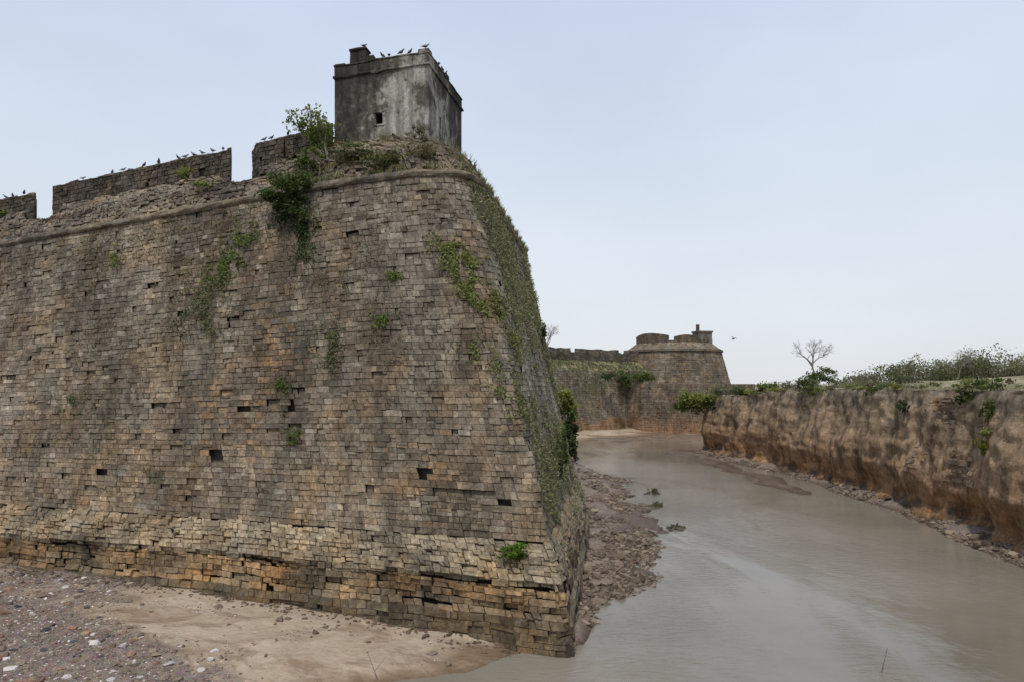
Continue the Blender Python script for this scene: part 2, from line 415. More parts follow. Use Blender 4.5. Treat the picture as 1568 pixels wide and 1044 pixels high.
wall_with_holes('left_wall',lambda x,z,d:tp(TW-d,x,z),TD,17.6,21.66,[],.45,M_pl,tw)
wall_with_holes('rear_wall',lambda x,z,d:tp(x,TD-d,z),TW,17.6,21.66,[],.45,M_pl,tw)
prism('string_course',-.08,TW+.08,-.08,TD+.08,21.6,21.7,M_pl,tw)
prism('roof_parapet',-.01,TW+.02,-.02,TD+.01,21.7,22.12,M_pl,tw)
prism('coping',-.05,TW+.05,-.05,TD+.05,22.12,22.18,M_pl,tw)
prism('corner_block',-.02,.5,-.02,.5,22.182,22.33,M_pl,tw)
prism('window_lintel',2.08,2.62,-.03,.1,19.83,19.92,M_pl,tw)
prism('window_sill',2.08,2.62,-.03,.1,19.25,19.34,M_pl,tw)
prism('bellcote_pier',3.15,3.95,.3,.8,22.17,22.85,M_pl,tw)
prism('bellcote_cap',3.1,3.98,.25,.85,22.85,22.97,M_pl,tw)
prism('bellcote_shoulder',2.75,3.15,.3,.8,22.17,22.55,M_pl,tw)
prism('end_block',4.1,4.6,.1,.6,22.17,22.3,M_pl,tw)
def mound(u,v):
    s=u; p=topbase(s,1.6+v*2.2); return Vector((p.x,p.y,ztop(s)+2.1+.6*math.sin(v*2.2)*sst(-7.5,-5,s)*(1-sst(5,8,s))+.2*fbm(s*1.2,v*3,1,3)))
md=Blocks(); md.fill(mound,-7.5,7.5,0,1,.1,.25,lambda s,z:cmul((.15,.125,.09),random.uniform(.6,1.3)),None,dep=.1,gap=.03,jit=.06); md.obj('rubble_base',tw)
# ---------------------------------------------------------------- far curtain + bastion
def polysurf(P,batter,zr=0):
    P=[Vector((*p,0)) for p in P]; L=[0]
    for a,b in zip(P,P[1:]): L.append(L[-1]+(b-a).length)
    nr=[]
    for i in range(len(P)):
        t=(P[min(i+1,len(P)-1)]-P[max(i-1,0)]).normalized(); nr.append(Vector((t.y,-t.x,0)))
    def f(s,z,ins=0):
        i=0
        while i<len(P)-2 and s>L[i+1]: i+=1
        t=(s-L[i])/(L[i+1]-L[i]); n=nr[i].lerp(nr[i+1],t); p=P[i].lerp(P[i+1],t)-n*(batter*(z-zr)+ins); return Vector((p.x,p.y,z))
    return f,L[-1]
cw=empty('fort_curtain_wall')
f,L=polysurf([(-14,49),(-4,75),(3,100),(7,112),(12,119),(20,125.5),(34,134)],.15)
def ccol(s,z):
    c=cmul((.2,.172,.135),random.uniform(.75,1.3)*(1+.6*nz(s*.2,z*.15,4)))
    if z<2.4+3*nz(s*.2,1): c=cmix(c,(.36,.2,.1),.7)
    if nz(s*.15,z*.2,9)>.2: c=cmix(c,(.13,.14,.07),.45)
    return c
cb=Blocks(); cb.fill(f,25,L,-.5,10.6,.4,.75,ccol,None,dep=.06,gap=.02)
def fgl(s,v): return f(s,10.6,0)+(f(s,10.6,3.0)-f(s,10.6,0))*v+Vector((0,0,1.7*v+.15*nz(s*.6,v*3)))
cb.fill(fgl,25,L,0,1,.15,.6,lambda s,v:cmul((.17,.16,.09),random.uniform(.6,1.4)),None,dep=.08)
def fpar(s,z): p=f(s,10.6,3.0); return Vector((p.x,p.y,z+.2*nz(s*.5,0)))
cb.fill(fpar,25,L,12.2,14.4,.35,.6,lambda s,z:cmul((.13,.112,.088),random.uniform(.6,1.3)),lambda s,z:z>13.5 and (s%11)<.6,dep=.05)
cb.obj('curtain_stones',cw)
grid_mesh('curtain_core',lambda s,z:f(s,min(z,10.6),.3 if z<=10.6 else 3.3)+Vector((0,0,max(0,z-10.6)-(.2 if z>10.6 else 0))),list(np.linspace(0,L,60)),[-1,10.6,12.4,14.0],M_bk,cw)
fb=empty('fort_bastion')
FC=Vector((31,138,0))
def fs(s,z):
    R=8.8+.28*(14.5-z); a=s/10; 
    return FC+Vector((R*math.cos(a),R*math.sin(a),z))
def fcol(s,z):
    c=cmul((.17,.142,.108),random.uniform(.75,1.35)*(1+.7*nz(s*.25,z*.12,14)))
    if random.random()<.1: c=cmix(c,(.3,.2,.11),.4)
    return c
a0=math.radians(160)*10; a1=math.radians(385)*10
b2=Blocks(); b2.fill(fs,a0,a1,0,14.4,.4,.75,fcol,None,dep=.06)
b2.fill(lambda s,v:FC+Vector(((9.0-1.9*v)*math.cos(s/10),(9.0-1.9*v)*math.sin(s/10),14.5+1.4*v)),a0,a1,0,1,.2,.5,lambda s,v:cmul((.2,.165,.12),random.uniform(.7,1.3)),None,dep=.05)
for d0,d1,h in ((182,250,17.2),(258,296,16.9),(303,380,16.5)):
    for rr in (0,1):
        b2.fill(lambda s,z,rr=rr,d0=d0,d1=d1:FC+Vector(((7.2-1.0*rr)*math.cos(s/10),(7.2-1.0*rr)*math.sin(s/10),z+.35*math.sin((s/10-math.radians(d0))/(math.radians(d1-d0))*math.pi)*(z-15.8))),math.radians(d0)*10,math.radians(d1)*10,15.6,h,.35,.6,lambda s,z:cmul((.13,.11,.085),random.uniform(.7,1.3)),None,dep=.04)
b2.obj('bastion_stones',fb)
V=[];F=[];n=48
for i in range(n):
    a=2*math.pi*i/n
    for R,z in ((12.7,-.5),(8.55,14.3),(9.2,14.25),(9.2,14.6),(6.6,15.9),(6.6,16.3),(0.1,16.3)): V.append(FC+Vector((R*math.cos(a),R*math.sin(a),z)))
for i in range(n):
    j=(i+1)%n
    for k in range(6): F.append((i*7+k,j*7+k,j*7+k+1,i*7+k+1))
mkobj('bastion_core_and_cordon',V,F,M_st,[(.15,.125,.095)]*len(V),fb)
def boxat(name,cx,cy,w,d,z0,z1,par,ang=.3,mat=None,col=(.13,.115,.095),tap=0):
    V=[];ca,sa=math.cos(ang),math.sin(ang)
    for z,t in ((z0,0),(z1,tap)):
        for sx,sy in ((-1,-1),(1,-1),(1,1),(-1,1)):
            x=sx*(w/2-t);y=sy*(d/2-t); V.append((cx+x*ca-y*sa,cy+x*sa+y*ca,z))
    return mkobj(name,V,[(0,1,5,4),(1,2,6,5),(2,3,7,6),(3,0,4,7),(4,5,6,7)],mat or M_st,[col]*8,par)
boxat('turret',35.6,134.5,2.8,2.4,15.3,17.8,fb,.2,col=(.17,.15,.12)); boxat('turret_parapet',35.6,134.5,3.1,2.7,17.8,18.1,fb,.2)
boxat('turret_finial',34.6,133.9,.5,.5,18.1,19.3,fb,.2,col=(.1,.09,.08)); boxat('bartizan',26.2,132.6,1.0,1.0,14.8,16.4,fb,.4,tap=.2)
f2,L2=polysurf([(17.4,140),(17.8,129),(22,123),(31,119.5),(42,123)],.08)
ob=Blocks(); ob.fill(f2,0,L2,-.4,8.3,.4,.75,lambda s,z:cmix(cmul((.165,.135,.1),random.uniform(.7,1.35)*(1+.6*nz(s*.3,z*.3,3))),(.34,.19,.1),.6*(1-sst(0.8,4,z+nz(s*.3,0)))),None,dep=.06); ob.obj('outwork_stones',fb)
mkobj('outwork_top',[(17.9,140,8.2),(18.4,129,8.2),(22.5,123.8,8.2),(31,120.3,8.2),(42,123.8,8.2),(42,140,8.2)],[(0,1,2,3,4,5)],M_pt,None,fb)
# ---------------------------------------------------------------- ground, water, bank, plateau
BP=[(-60,17),(0,18.8),(15,20.3),(22,21.3),(29,22.6),(45,25.0),(63,25.3),(78,23.6),(86,22.6),(90,24),(95,31),(100,44),(115,54),(140,60),(200,66),(3000,66)]
by=[p[0] for p in BP]; bx=[p[1] for p in BP]
def bankx(y): return float(np.interp(y,by,bx))
def xb(y): return float(np.interp(y,[0,12,17,19.4,20,21.5,23],[-20,-13,-8,-3.2,-.9,-.1,.3]))
def shx(y): return float(np.interp(y,[21,40,50,60,90,104,112,125],[1.9,4.54,5.4,6.0,6.2,8.2,10.5,14]))
def g(x,y):
    n=fbm(x*.25,y*.25,0,4); z=-.5
    d=xb(y)-x+ .8*n
    if y<60:
        zl=(1.0*(1-math.exp(-d/9)) if d>0 else max(-.6,d*.22)); zl+=.07*fbm(x*.9,y*.9,3,4)*min(1,max(0,d+.3)); z=max(z,zl)
    if y>22:
        xf=shx(y); w=float(np.interp(y,[22,24,26,30,36,42,50,58,66,75,88,96,104,112,120],[.1,.5,1.4,2.1,2.8,3.3,3.8,3.4,1.6,.8,.5,1.0,2.5,4,5]))
        dd=x-xf; zr=.26*(1-dd/w)+.2*n if dd>-3 else .3
        z=max(z,min(.4,zr))
    d=bankx(y)-x; zr=.3*(1-d/.75)+.2*n
    if 52<y<88: zr=max(zr,.07-.05*abs(d-3.6)/.7+.12*n)
    if d>-3: z=max(z,min(.5,zr))
    if y>108:
        y0=110+7*sst(11,21,x); z=max(z,-.5+1.1*sst(y0,y0+10,y)+.2*n)
    if 100<y<125: z=max(z,.75*math.exp(-((x-14.5)/4.5)**2-((y-118)/3.5)**2)+.1*n)
    return z
xs=list(np.arange(-60,-26,2))+list(np.arange(-26,14,.28))+list(np.arange(14,30,.4))+list(np.arange(30,80,4))+[100,200,600,3000]
xs=[-3000,-600,-150]+xs
ys=[-300,-50,0]+list(np.arange(8,16,1))+list(np.arange(16,34,.25))+list(np.arange(34,60,.5))+list(np.arange(60,130,1))+[140,160,200,400,1000,3000]
def gf(x,y): return Vector((x,y,g(x,y)))
def gcol(x,y,p):
    gr=0
    gr=max(gr,sst(-2,2.5,(-x-4.6)-(y-17.0)*1.5))
    gr=max(gr,.6*sst(3,7,(-x-8)))
    if x>1.0 and y>22: gr=.95 if y<98 else .2
    return (gr,0,0)
grid_mesh('ground',gf,xs,ys,M_gr,None,gcol,True)
mkobj('water',[(-70,-60,0),(110,-60,0),(110,240,0),(-70,240,0)],[(0,1,2,3)],M_wa)
def ptz(t,y):
    e=7.75-.9*sst(62,82,y)+.12*nz(y*.4,0)
    x=bankx(y)+t
    return e+1.7*sst(2,30,t)*(.5+.5*sst(30,60,y))+.25*fbm(x*.12,y*.12,5,3)*min(1,t/3)+.7*sst(60,200,t)
def bankf(y,v):
    H=ptz(0,y)+.18*nz(y*1.3,4)*v; z=-.6+v*(H+.6)
    prof=float(np.interp(z,[-.6,.3,.8,1.6,2.6,4,6,7.3,8],[0,.15,.75,.6,.1,.3,.7,.85,1.15]))
    und=.55+.6*(1-sst(25,60,y))
    if z<2.6: prof=.1+(prof-.1)*max(.1,und+.8*nz(y*.25,3))
    dx=prof+.7*fbm(y*.22,z*.18,2,4)+.18*fbm(y*1.1,z*1.3,8,4)+.08*nz(y*.15,z*1.8,31)
    if y>87: return Vector((bankx(y)+dx*.5,y+dx*.3,z))
    return Vector((bankx(y)+dx,y,z))
yb=list(np.arange(-20,14,1))+list(np.arange(14,60,.15))+list(np.arange(60,92,.35))+list(np.arange(92,142,2))
grid_mesh('earth_bank',bankf,yb,list(np.linspace(0,1,56)),M_ba,None,None,True)
ts2=[.45,2.0,2.4,3.5,5,7,9,12,16,20,26,34,45,60,85,120,200,500,3000]
yp=list(np.arange(-60,14,3))+list(np.arange(14,92,.5))+list(np.arange(92,142,2))+[150,170,200,260,400,800,1500,3000]
def pf(y,t):
    if t<.5:
        p=bankf(y,1.0); return Vector((p.x-.02,p.y,p.z+.01))
    return Vector((bankx(y)+t,y,ptz(t,y)))
grid_mesh('scrub_plateau',pf,yp,ts2,M_pt,None,None,True)
mbk=empty('bank_retaining_wall')
rb=Blocks()
def rsurf(s,z): p=bankf(s,(z+.6)/(ptz(0,s)+.6)); return Vector((p.x-.06-.15*nz(s*.3,z*.3),s,z))
rb.fill(lambda s,z:rsurf(-s,z),-46,-36,2.6,7.3,.26,.5,lambda s,z:cmul((.32,.235,.155),random.uniform(.7,1.2)),lambda s,z:nz(s*.35,z*.45,77)>.02,lambda s,z:random.random()**2*.12,.15,(.6,1.3),dep=.06,gap=.025,jit=.04)
rb.obj('masonry_facing',mbk)
# ---------------------------------------------------------------- leaves
def leafmesh(name,P,S,C,ratio=.45,N=None,up=None,parent=None):
    P=np.asarray(P,float); n=len(P); S=np.asarray(S,float).reshape(-1,1)*np.ones((n,1))
    a=rng.normal(size=(n,3))
    if up is not None: a=a*.35+np.asarray(up)
    a/=np.linalg.norm(a,axis=1,keepdims=True)+1e-9
    b=np.cross(a,rng.normal(size=(n,3)) if N is None else N+rng.normal(size=(n,3))*.4); b/=np.linalg.norm(b,axis=1,keepdims=True)+1e-9
    V=np.stack([P-a*S,P+b*S*ratio,P+a*S,P-b*S*ratio],1).reshape(-1,3)
    F=np.arange(4*n).reshape(-1,4); CC=np.repeat(np.asarray(C,float),4,axis=0)
    return mkobj(name,V,F,M_leaf,CC,parent)
def bushpts(c,R,n,col,clumps=14,cv=.35,down=0):
    c=np.array(c,float);R=np.array(R,float); P=[];C=[]
    for k in range(clumps):
        d=rng.normal(size=3); d/=np.linalg.norm(d); d*=rng.uniform(.3,1.05)
        cc=c+d*R; m=n//clumps; r=R*rng.uniform(.2,.42)
        q=cc+rng.normal(size=(m,3))*r*.6
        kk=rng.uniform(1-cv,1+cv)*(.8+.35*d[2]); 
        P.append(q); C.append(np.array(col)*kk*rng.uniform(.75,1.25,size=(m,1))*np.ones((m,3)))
    return np.concatenate(P),np.concatenate(C)
def tube(V,F,p,q,r0,r1,k=5):
    d=(q-p).normalized(); a=d.orthogonal().normalized(); b=d.cross(a); i=len(V)
    for c,r in ((p,r0),(q,r1)):
        for j in range(k):
            t=2*math.pi*j/k; V.append(c+a*math.cos(t)*r+b*math.sin(t)*r)
    for j in range(k): F.append((i+j,i+(j+1)%k,i+k+(j+1)%k,i+k+j))
def branch(V,F,p,d,l,r,dep,spread=.5,tips=None,lift=.12):
    segs=3; q=p
    for i in range(segs):
        d=(d+Vector((random.gauss(0,.12),random.gauss(0,.12),random.gauss(0,.08)+lift*.3))).normalized(); n=q+d*l/segs
        tube(V,F,q,n,r*(1-.25*i/segs),r*(1-.25*(i+1)/segs),5 if dep>2 else 3); q=n
    if dep==0: return
    for k in range(random.choice([2,3,3])):
        nd=(d+Vector((random.gauss(0,spread),random.gauss(0,spread),random.gauss(lift,spread*.6)))).normalized()
        branch(V,F,q,nd,l*random.uniform(.62,.82),r*.62,dep-1,spread,tips,lift)
def bare_tree(x,y,z,h,r,dep=6,lean=(-.25,0,1),name='bare_tree',sp=.55,w=None):
    V=[];F=[]; branch(V,F,Vector((x,y,z)),Vector(lean).normalized(),h*.28,r,dep,sp,None,.1)
    zt=max(v.z for v in V); k=h/(zt-z); b=Vector((x,y,z)); kx=k
    if w: kx=w/(max(v.x for v in V)-min(v.x for v in V))
    V=[b+Vector(((v.x-x)*kx,(v.y-y)*kx,(v.z-z)*k)) for v in V]
    return mkobj(name,V,F,M_wood)
random.seed(21)
bare_tree(30.0,70,ptz(30.0-bankx(70),70)-.2,5.2,.15,7,(-.3,0,1),sp=.5,w=4.6)
bare_tree(5.4,118,11.5,6.5,.12,6,(.1,0,1),w=4)
for i in range(3): bare_tree(47+i*2.2,76+i,ptz(47-bankx(76),76)-.3,3.8,.05,6,(random.uniform(-.4,.4),0,.8),'bare_shrub',.7,w=3.6)
G1=(.085,.12,.032);G2=(.125,.165,.04);G3=(.065,.09,.032);GY=(.22,.24,.06);DRY=(.24,.2,.11)
def shrub(name,lst,size=.07,stem=None,ratio=.5):
    P=[];C=[]
    for (c,R,n,col) in lst:
        p,cc=bushpts(c,R,n,col); P.append(p);C.append(cc)
    e=None
    if stem:
        e=empty(name); V=[];F=[]
        for c,R,n,col in lst:
            for k in range(4):
                t=Vector(c)+Vector((random.uniform(-R[0],R[0])*.7,random.uniform(-R[1],R[1])*.7,random.uniform(-.2,.8)*R[2])); m=(Vector(stem)+t)/2+Vector((random.uniform(-.25,.25),random.uniform(-.1,.1),-.1)); tube(V,F,Vector(stem),m,.018,.011,4); tube(V,F,m,t,.011,.004,4)
        mkobj('stems',V,F,M_wood,None,e)
    P=np.concatenate(P);C=np.concatenate(C)
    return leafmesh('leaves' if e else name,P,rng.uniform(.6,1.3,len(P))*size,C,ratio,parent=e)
def wp(s,z,o=.25):
    p=surf(s,z); n=Vector((N1.x,N1.y,0)) if s<0 else Vector((N2.x,N2.y,0)); p=p+n*o; return (p.x,p.y,p.z)
def gp(s,v,o=.2,dz=.2):
    p=glac(s,v); n=Vector((N1.x,N1.y,0)) if s<0 else Vector((N2.x,N2.y,0)); p=p+n*o; return (p.x,p.y,p.z+dz)
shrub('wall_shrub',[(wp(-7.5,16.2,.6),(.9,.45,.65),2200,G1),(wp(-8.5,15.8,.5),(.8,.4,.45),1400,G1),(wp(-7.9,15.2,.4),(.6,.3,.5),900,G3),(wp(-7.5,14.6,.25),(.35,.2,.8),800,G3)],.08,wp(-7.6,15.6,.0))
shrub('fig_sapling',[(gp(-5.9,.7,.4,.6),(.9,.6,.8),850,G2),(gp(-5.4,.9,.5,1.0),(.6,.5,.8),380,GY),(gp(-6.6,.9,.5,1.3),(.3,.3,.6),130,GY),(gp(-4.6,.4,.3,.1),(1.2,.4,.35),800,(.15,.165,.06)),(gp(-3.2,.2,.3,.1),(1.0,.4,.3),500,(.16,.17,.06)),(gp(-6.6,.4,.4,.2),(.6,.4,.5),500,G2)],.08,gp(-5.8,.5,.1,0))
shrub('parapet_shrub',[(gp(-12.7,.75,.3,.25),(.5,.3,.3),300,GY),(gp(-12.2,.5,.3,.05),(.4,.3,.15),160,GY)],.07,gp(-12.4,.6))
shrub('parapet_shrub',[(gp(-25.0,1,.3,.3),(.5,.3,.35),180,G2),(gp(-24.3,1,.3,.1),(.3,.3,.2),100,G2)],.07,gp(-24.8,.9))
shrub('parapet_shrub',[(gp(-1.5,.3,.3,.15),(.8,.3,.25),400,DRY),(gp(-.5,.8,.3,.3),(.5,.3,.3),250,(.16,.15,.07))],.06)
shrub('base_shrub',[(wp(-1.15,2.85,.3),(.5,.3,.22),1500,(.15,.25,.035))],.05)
def vine(name,segs,n,col,size=.06,dens=None):
    P=[];C=[];N=[]
    for (s0,z0,s1,z1,w) in segs:
        for i in range(n):
            t=random.random(); s=s0+(s1-s0)*t+random.gauss(0,w)*(1+.5*math.sin(t*9)); z=z0+(z1-z0)*t+random.gauss(0,w*.6)
            if z<.3 or z>16.2: continue
            if nz(s*1.7,z*1.7,33)<-.12: continue
            p=wp(s,z,random.uniform(.04,.2)); P.append(p); C.append(cmul(col,random.uniform(.55,1.5))); N.append((N1.x,N1.y,.4) if s<0 else (N2.x,N2.y,.4))
    return leafmesh(name,P,rng.uniform(.6,1.3,len(P))*size,C,.5,np.array(N))
vine('creeper',[(-10.0,15.0,-11.3,13.4,.4),(-11.3,13.5,-12.1,12.8,.3)],700,G2,.065)
vine('creeper',[(-12.6,13.4,-14.6,10.4,.6),(-11.6,14,-12.4,11,.4),(-13,12.5,-12.6,10.2,.3)],750,(.13,.14,.062),.055)
vine('creeper',[(-17.6,15.1,-17.3,14,.18)],230,G2)
vine('creeper',[(-6.5,10.6,-7.6,9.4,.4),(-7,9.9,-7.2,8.6,.2)],400,(.12,.13,.055),.055)
vine('creeper',[(-4.4,10.7,-5.1,10.2,.25),(-3.9,12.2,-3.9,12.0,.1)],260,G2)
vine('creeper',[(-9.6,8.4,-9.2,8.0,.2),(-20,8,-20.2,7.2,.25),(-9,6.4,-9.3,6.0,.15)],160,G1)
vine('creeper',[(-7.3,14.9,-7.9,13.0,.28)],700,G3)
vine('creeper',[(-15,4.6,-17,4.9,.3),(-21,5.9,-22.5,5.4,.3)],140,(.13,.14,.065),.05)
vine('creeper',[(-2.0,13.6,.5,10.6,.3),(-1.5,12.6,-.6,10.9,.25),(-.2,11.6,1.6,9.0,.35),(-1.2,13.2,-.3,12.4,.2)],900,(.18,.2,.06),.065)
vine('creeper',[(-1.6,9.6,-.2,8.6,.3),(.2,8.8,.8,6.5,.3),(-.6,8,.3,7,.3)],450,(.17,.19,.07),.06)
vine('creeper',[(-16,15.3,-21,15.0,.2),(-9,15.6,-15,15.2,.15)],200,DRY,.05)
P=[];C=[];N=[]
for i in range(38000):
    s=random.uniform(.3,UF-.1); z=random.uniform(2.2,16)
    m=nz(s*.45,z*.3,71)+.8*nz(s*1.6,z*1.3,72)+.3*sst(9,15,z)
    if m<.16: continue
    p=wp(s,z,random.uniform(.03,.12+.12*random.random())); P.append(p); N.append((N2.x,N2.y,.3))
    C.append(cmul(random.choice([(.19,.195,.09),(.23,.22,.12),G2,(.26,.235,.13),(.26,.24,.13)]),random.uniform(.6,1.4)))
leafmesh('ivy_cover',P,rng.uniform(.05,.09,len(P)),C,.4,np.array(N))
P=[];C=[];N=[]
for i in range(40000):
    s=random.uniform(-32,0); z=random.uniform(3.0,16)
    m=nz(s*.3,z*.22,81)+.7*nz(s*1.9,z*1.2,82)+.3*sst(8,16,z)-.1*sst(-8,0,s)
    if m<.46: continue
    P.append(wp(s,z,random.uniform(.02,.1))); N.append((N1.x,N1.y,.3)); C.append(cmul(random.choice([(.13,.125,.06),(.18,.145,.085),(.2,.165,.1)]),random.uniform(.6,1.3)))
leafmesh('dry_moss_growth',P,rng.uniform(.03,.06,len(P)),C,.4,np.array(N))
P=[];C=[]
for i in range(6200):
    s=random.choice([random.uniform(4,UF),random.uniform(-9,6),random.uniform(9,UF)]); v=random.choice([0.02,.3,random.random()])
    if nz(s*1.1,v*2,90)<-.05: continue
    p=gp(s,v,.05,.1); P.append(p); C.append(cmul(random.choice([(.24,.22,.11),G2,(.32,.27,.16)]),random.uniform(.7,1.3)))
leafmesh('parapet_grass',P,rng.uniform(.1,.32,len(P)),C,.07,up=(.25,-.1,1.0))
shrub('hanging_shrub',[(wp(UF-.3,6.8,.4),(.7,.9,.9),1800,GY),(wp(UF-.6,5.6,.3),(.45,.9,1.0),1500,G3),(wp(UF-1.2,4.5,.2),(.3,.8,.7),800,G3)],.1)
shrub('hanging_shrub',[(wp(UF-3.5,11,.2),(.2,.9,.5),400,G1),(wp(UF-7,5,.2),(.2,1.0,1.2),700,G1),(wp(UF-10,4.6,.2),(.2,.7,.9),500,(.12,.13,.06))],.08)
V=[];F=[]
for i in range(40):
    p=Vector(wp(UF-random.uniform(0,2),random.uniform(3.3,6.5),.1)); q=p+Vector((random.uniform(.1,.7),random.uniform(-.3,.3),random.uniform(-1.2,.2))); tube(V,F,p,q,.015,.006,3)
mkobj('dead_twigs',V,F,M_wood)
def scrub(name,items,size,cols):
    P=[];C=[];S=[]
    for (x,y,r,h,n,sz) in items:
        z=ptz(x-bankx(y),y)
        col=random.choice(cols); p,c=bushpts((x,y,z+h*.42),(r,r,h*.5),n,col,clumps=16,cv=.4); P.append(p);C.append(c);S.append(np.full(len(p),sz))
    P=np.concatenate(P);C=np.concatenate(C);S=np.concatenate(S)*rng.uniform(.7,1.3,len(P))
    leafmesh(name,P,S,C,.55)
COLS=[(.17,.185,.08),(.2,.2,.11),(.14,.16,.07),(.22,.215,.12),(.2,.18,.115)]
it=[]
for i in range(120):
    y=random.uniform(76,125); x=random.uniform(.40,.80)*y
    if x<bankx(y)+3 or nz(x*.08,y*.08,61)<-.15: continue
    it.append((x,y,random.uniform(1.2,2.6),random.uniform(1.8,3.8)*(.5+.5*sst(.43,.58,x/y)),560,.13))
scrub('distant_scrub',it,.13,COLS)
it=[]
for i in range(52):
    y=random.uniform(34,80); x=bankx(y)+random.uniform(.2,22)*random.random()
    it.append((x,y,random.uniform(.3,.9),random.uniform(.2,.55),240,.065))
for i in range(12):
    y=random.uniform(62,86); it.append((bankx(y)+random.uniform(.3,3),y,random.uniform(.6,1.2),random.uniform(.6,1.3),450,.1))
scrub('low_scrub',it,.08,COLS+[G2,GY])
P=[];C=[]
for i in range(22000):
    y=random.uniform(22,75); t=random.random()**1.8*18+.1; x=bankx(y)+t+.5
    if nz(x*.4,y*.4,55)<0: continue
    P.append((x,y,ptz(t,y)+.06)); C.append(cmul(random.choice([(.42,.36,.23),(.26,.25,.12),(.34,.3,.18)]),random.uniform(.7,1.2)))
leafmesh('dry_grass',P,rng.uniform(.07,.18,len(P)),C,.08,up=(0.1,0,1.0))
def bb(y,z,o=.2): p=bankf(y,(z+.6)/(ptz(0,y)+.6)); return (p.x-o,y,z)
shrub('bank_shrub',[((22.3,84.5,6.4),(2.3,1.6,1.4),2000,GY),((20.6,86,5.7),(1.6,1.2,1.3),1100,G2),((23.6,84,5.2),(1.2,1.2,1.1),800,G3)],.17)
shrub('bank_shrub',[(bb(40,7.6),(.7,.8,.6),900,G2),(bb(39,8.0,-.4),(.7,.9,.5),600,G1)],.1)
shrub('bank_shrub',[(bb(37,6.8),(.3,.4,.55),420,G2),(bb(36.6,5.6),(.25,.4,.3),120,GY),(bb(36.9,4.9),(.3,.5,.5),300,(.3,.28,.04))],.085)
shrub('bank_shrub',[(bb(62,7.6,0),(1.0,1.8,.5),800,G2),(bb(52,7.7,-.2),(.8,1.5,.35),600,G1),(bb(33,7.8,-.2),(.5,1.0,.3),500,G2),(bb(47,6.6),(.3,.6,.4),200,G3)],.1)
shrub('bush',[((31.2,72,9.0),(1.2,1.3,.8),900,G1),((27.5,66,8.6),(.5,.6,.7),350,G1),((26.5,74,8.0),(1.1,1.3,.7),600,G2)],.12)
shrub('rampart_bush',[((19.5,125,9.2),(2.2,1.5,1.3),900,G1),((17,121,9.6),(2,1.5,.8),600,(.12,.14,.06)),((23,127,9.4),(2.5,1.5,1),700,G2)],.2)
P=[];C=[]
for i in range(5000):
    s=random.uniform(50,L); v=random.random(); p=fgl(s,v) if random.random()<.7 else f(s,random.uniform(6,10.6),-.1)
    if nz(s*.3,v*2,5)<-.1: continue
    P.append((p.x,p.y,p.z+.15)); C.append(cmul((.16,.17,.08),random.uniform(.7,1.4)))
leafmesh('rampart_grass',P,rng.uniform(.12,.3,len(P)),C,.3,up=(0,0,1))
# ---------------------------------------------------------------- rocks
ph=(1+5**.5)/2
IV=np.array([(-1,ph,0),(1,ph,0),(-1,-ph,0),(1,-ph,0),(0,-1,ph),(0,1,ph),(0,-1,-ph),(0,1,-ph),(ph,0,-1),(ph,0,1),(-ph,0,-1),(-ph,0,1)])/1.9
IF=np.array([(0,11,5),(0,5,1),(0,1,7),(0,7,10),(0,10,11),(1,5,9),(5,11,4),(11,10,2),(10,7,6),(7,1,8),(3,9,4),(3,4,2),(3,2,6),(3,6,8),(3,8,9),(4,9,5),(2,4,11),(6,2,10),(8,6,7),(9,8,1)])
def rocks(name,pts,sizes,cols):
    n=len(pts); pts=np.array(pts); V=IV[None]*(1+rng.normal(size=(n,12,1))*.2)
    V=V*rng.uniform(.45,1.3,size=(n,1,3))*np.array([1,1,.6]); a=rng.uniform(0,6.28,n); ca,sa=np.cos(a)[:,None],np.sin(a)[:,None]
    X=V[...,0]*ca-V[...,1]*sa; Y=V[...,0]*sa+V[...,1]*ca; V=np.stack([X,Y,V[...,2]],-1)*np.array(sizes)[:,None,None]+pts[:,None]
    F=(IF[None]+12*np.arange(n)[:,None,None]).reshape(-1,3)
    mkobj(name,V.reshape(-1,3),F,M_rock,np.repeat(np.array(cols),12,axis=0))
P=[];S=[];C=[]
while len(P)<13500:
    x=random.uniform(-22,-1.5); y=random.uniform(16.5,27)
    gr=gcol(x,y,0)[0]+.7*nz(x*.7,y*.7,3)+.4*nz(x*2.3,y*2.3,8)
    if random.random()>gr*1.3-.2: continue
    s=random.uniform(.014,.04)*(1+4.0*random.random()**14); z=g(x,y)
    if z<.03: continue
    P.append((x,y,z+s*.1)); S.append(s)
    r=random.random()
    C.append(cmul((.58,.53,.48) if r<.2 else (.28,.17,.12) if r<.35 else (.09,.09,.1) if r<.43 else (.22,.17,.13),random.uniform(.6,1.2)))
for i in range(700):
    x=random.uniform(-20,-1); y=random.uniform(17,30); s=random.uniform(.015,.05)*(1+random.random()**8*4)
    if g(x,y)<.03 or nz(x*.5,y*.5,44)<-.15: continue
    P.append((x,y,g(x,y)+.0)); S.append(s); C.append(cmul((.2,.15,.11),random.uniform(.5,1.3)))
for i in range(520):
    s0=-random.uniform(0,26); p=surf(s0,.5); k=abs(random.gauss(0,.35)); x=p.x+N1.x*k; y=p.y+N1.y*k; z=g(x,y)
    if z<-.1: continue
    s=random.uniform(.02,.1); P.append((x,y,z+.01)); S.append(s); C.append(cmul((.13,.095,.065),random.uniform(.6,1.3)))
rocks('gravel',P,S,C)
P=[];S=[];C=[]
t0=0
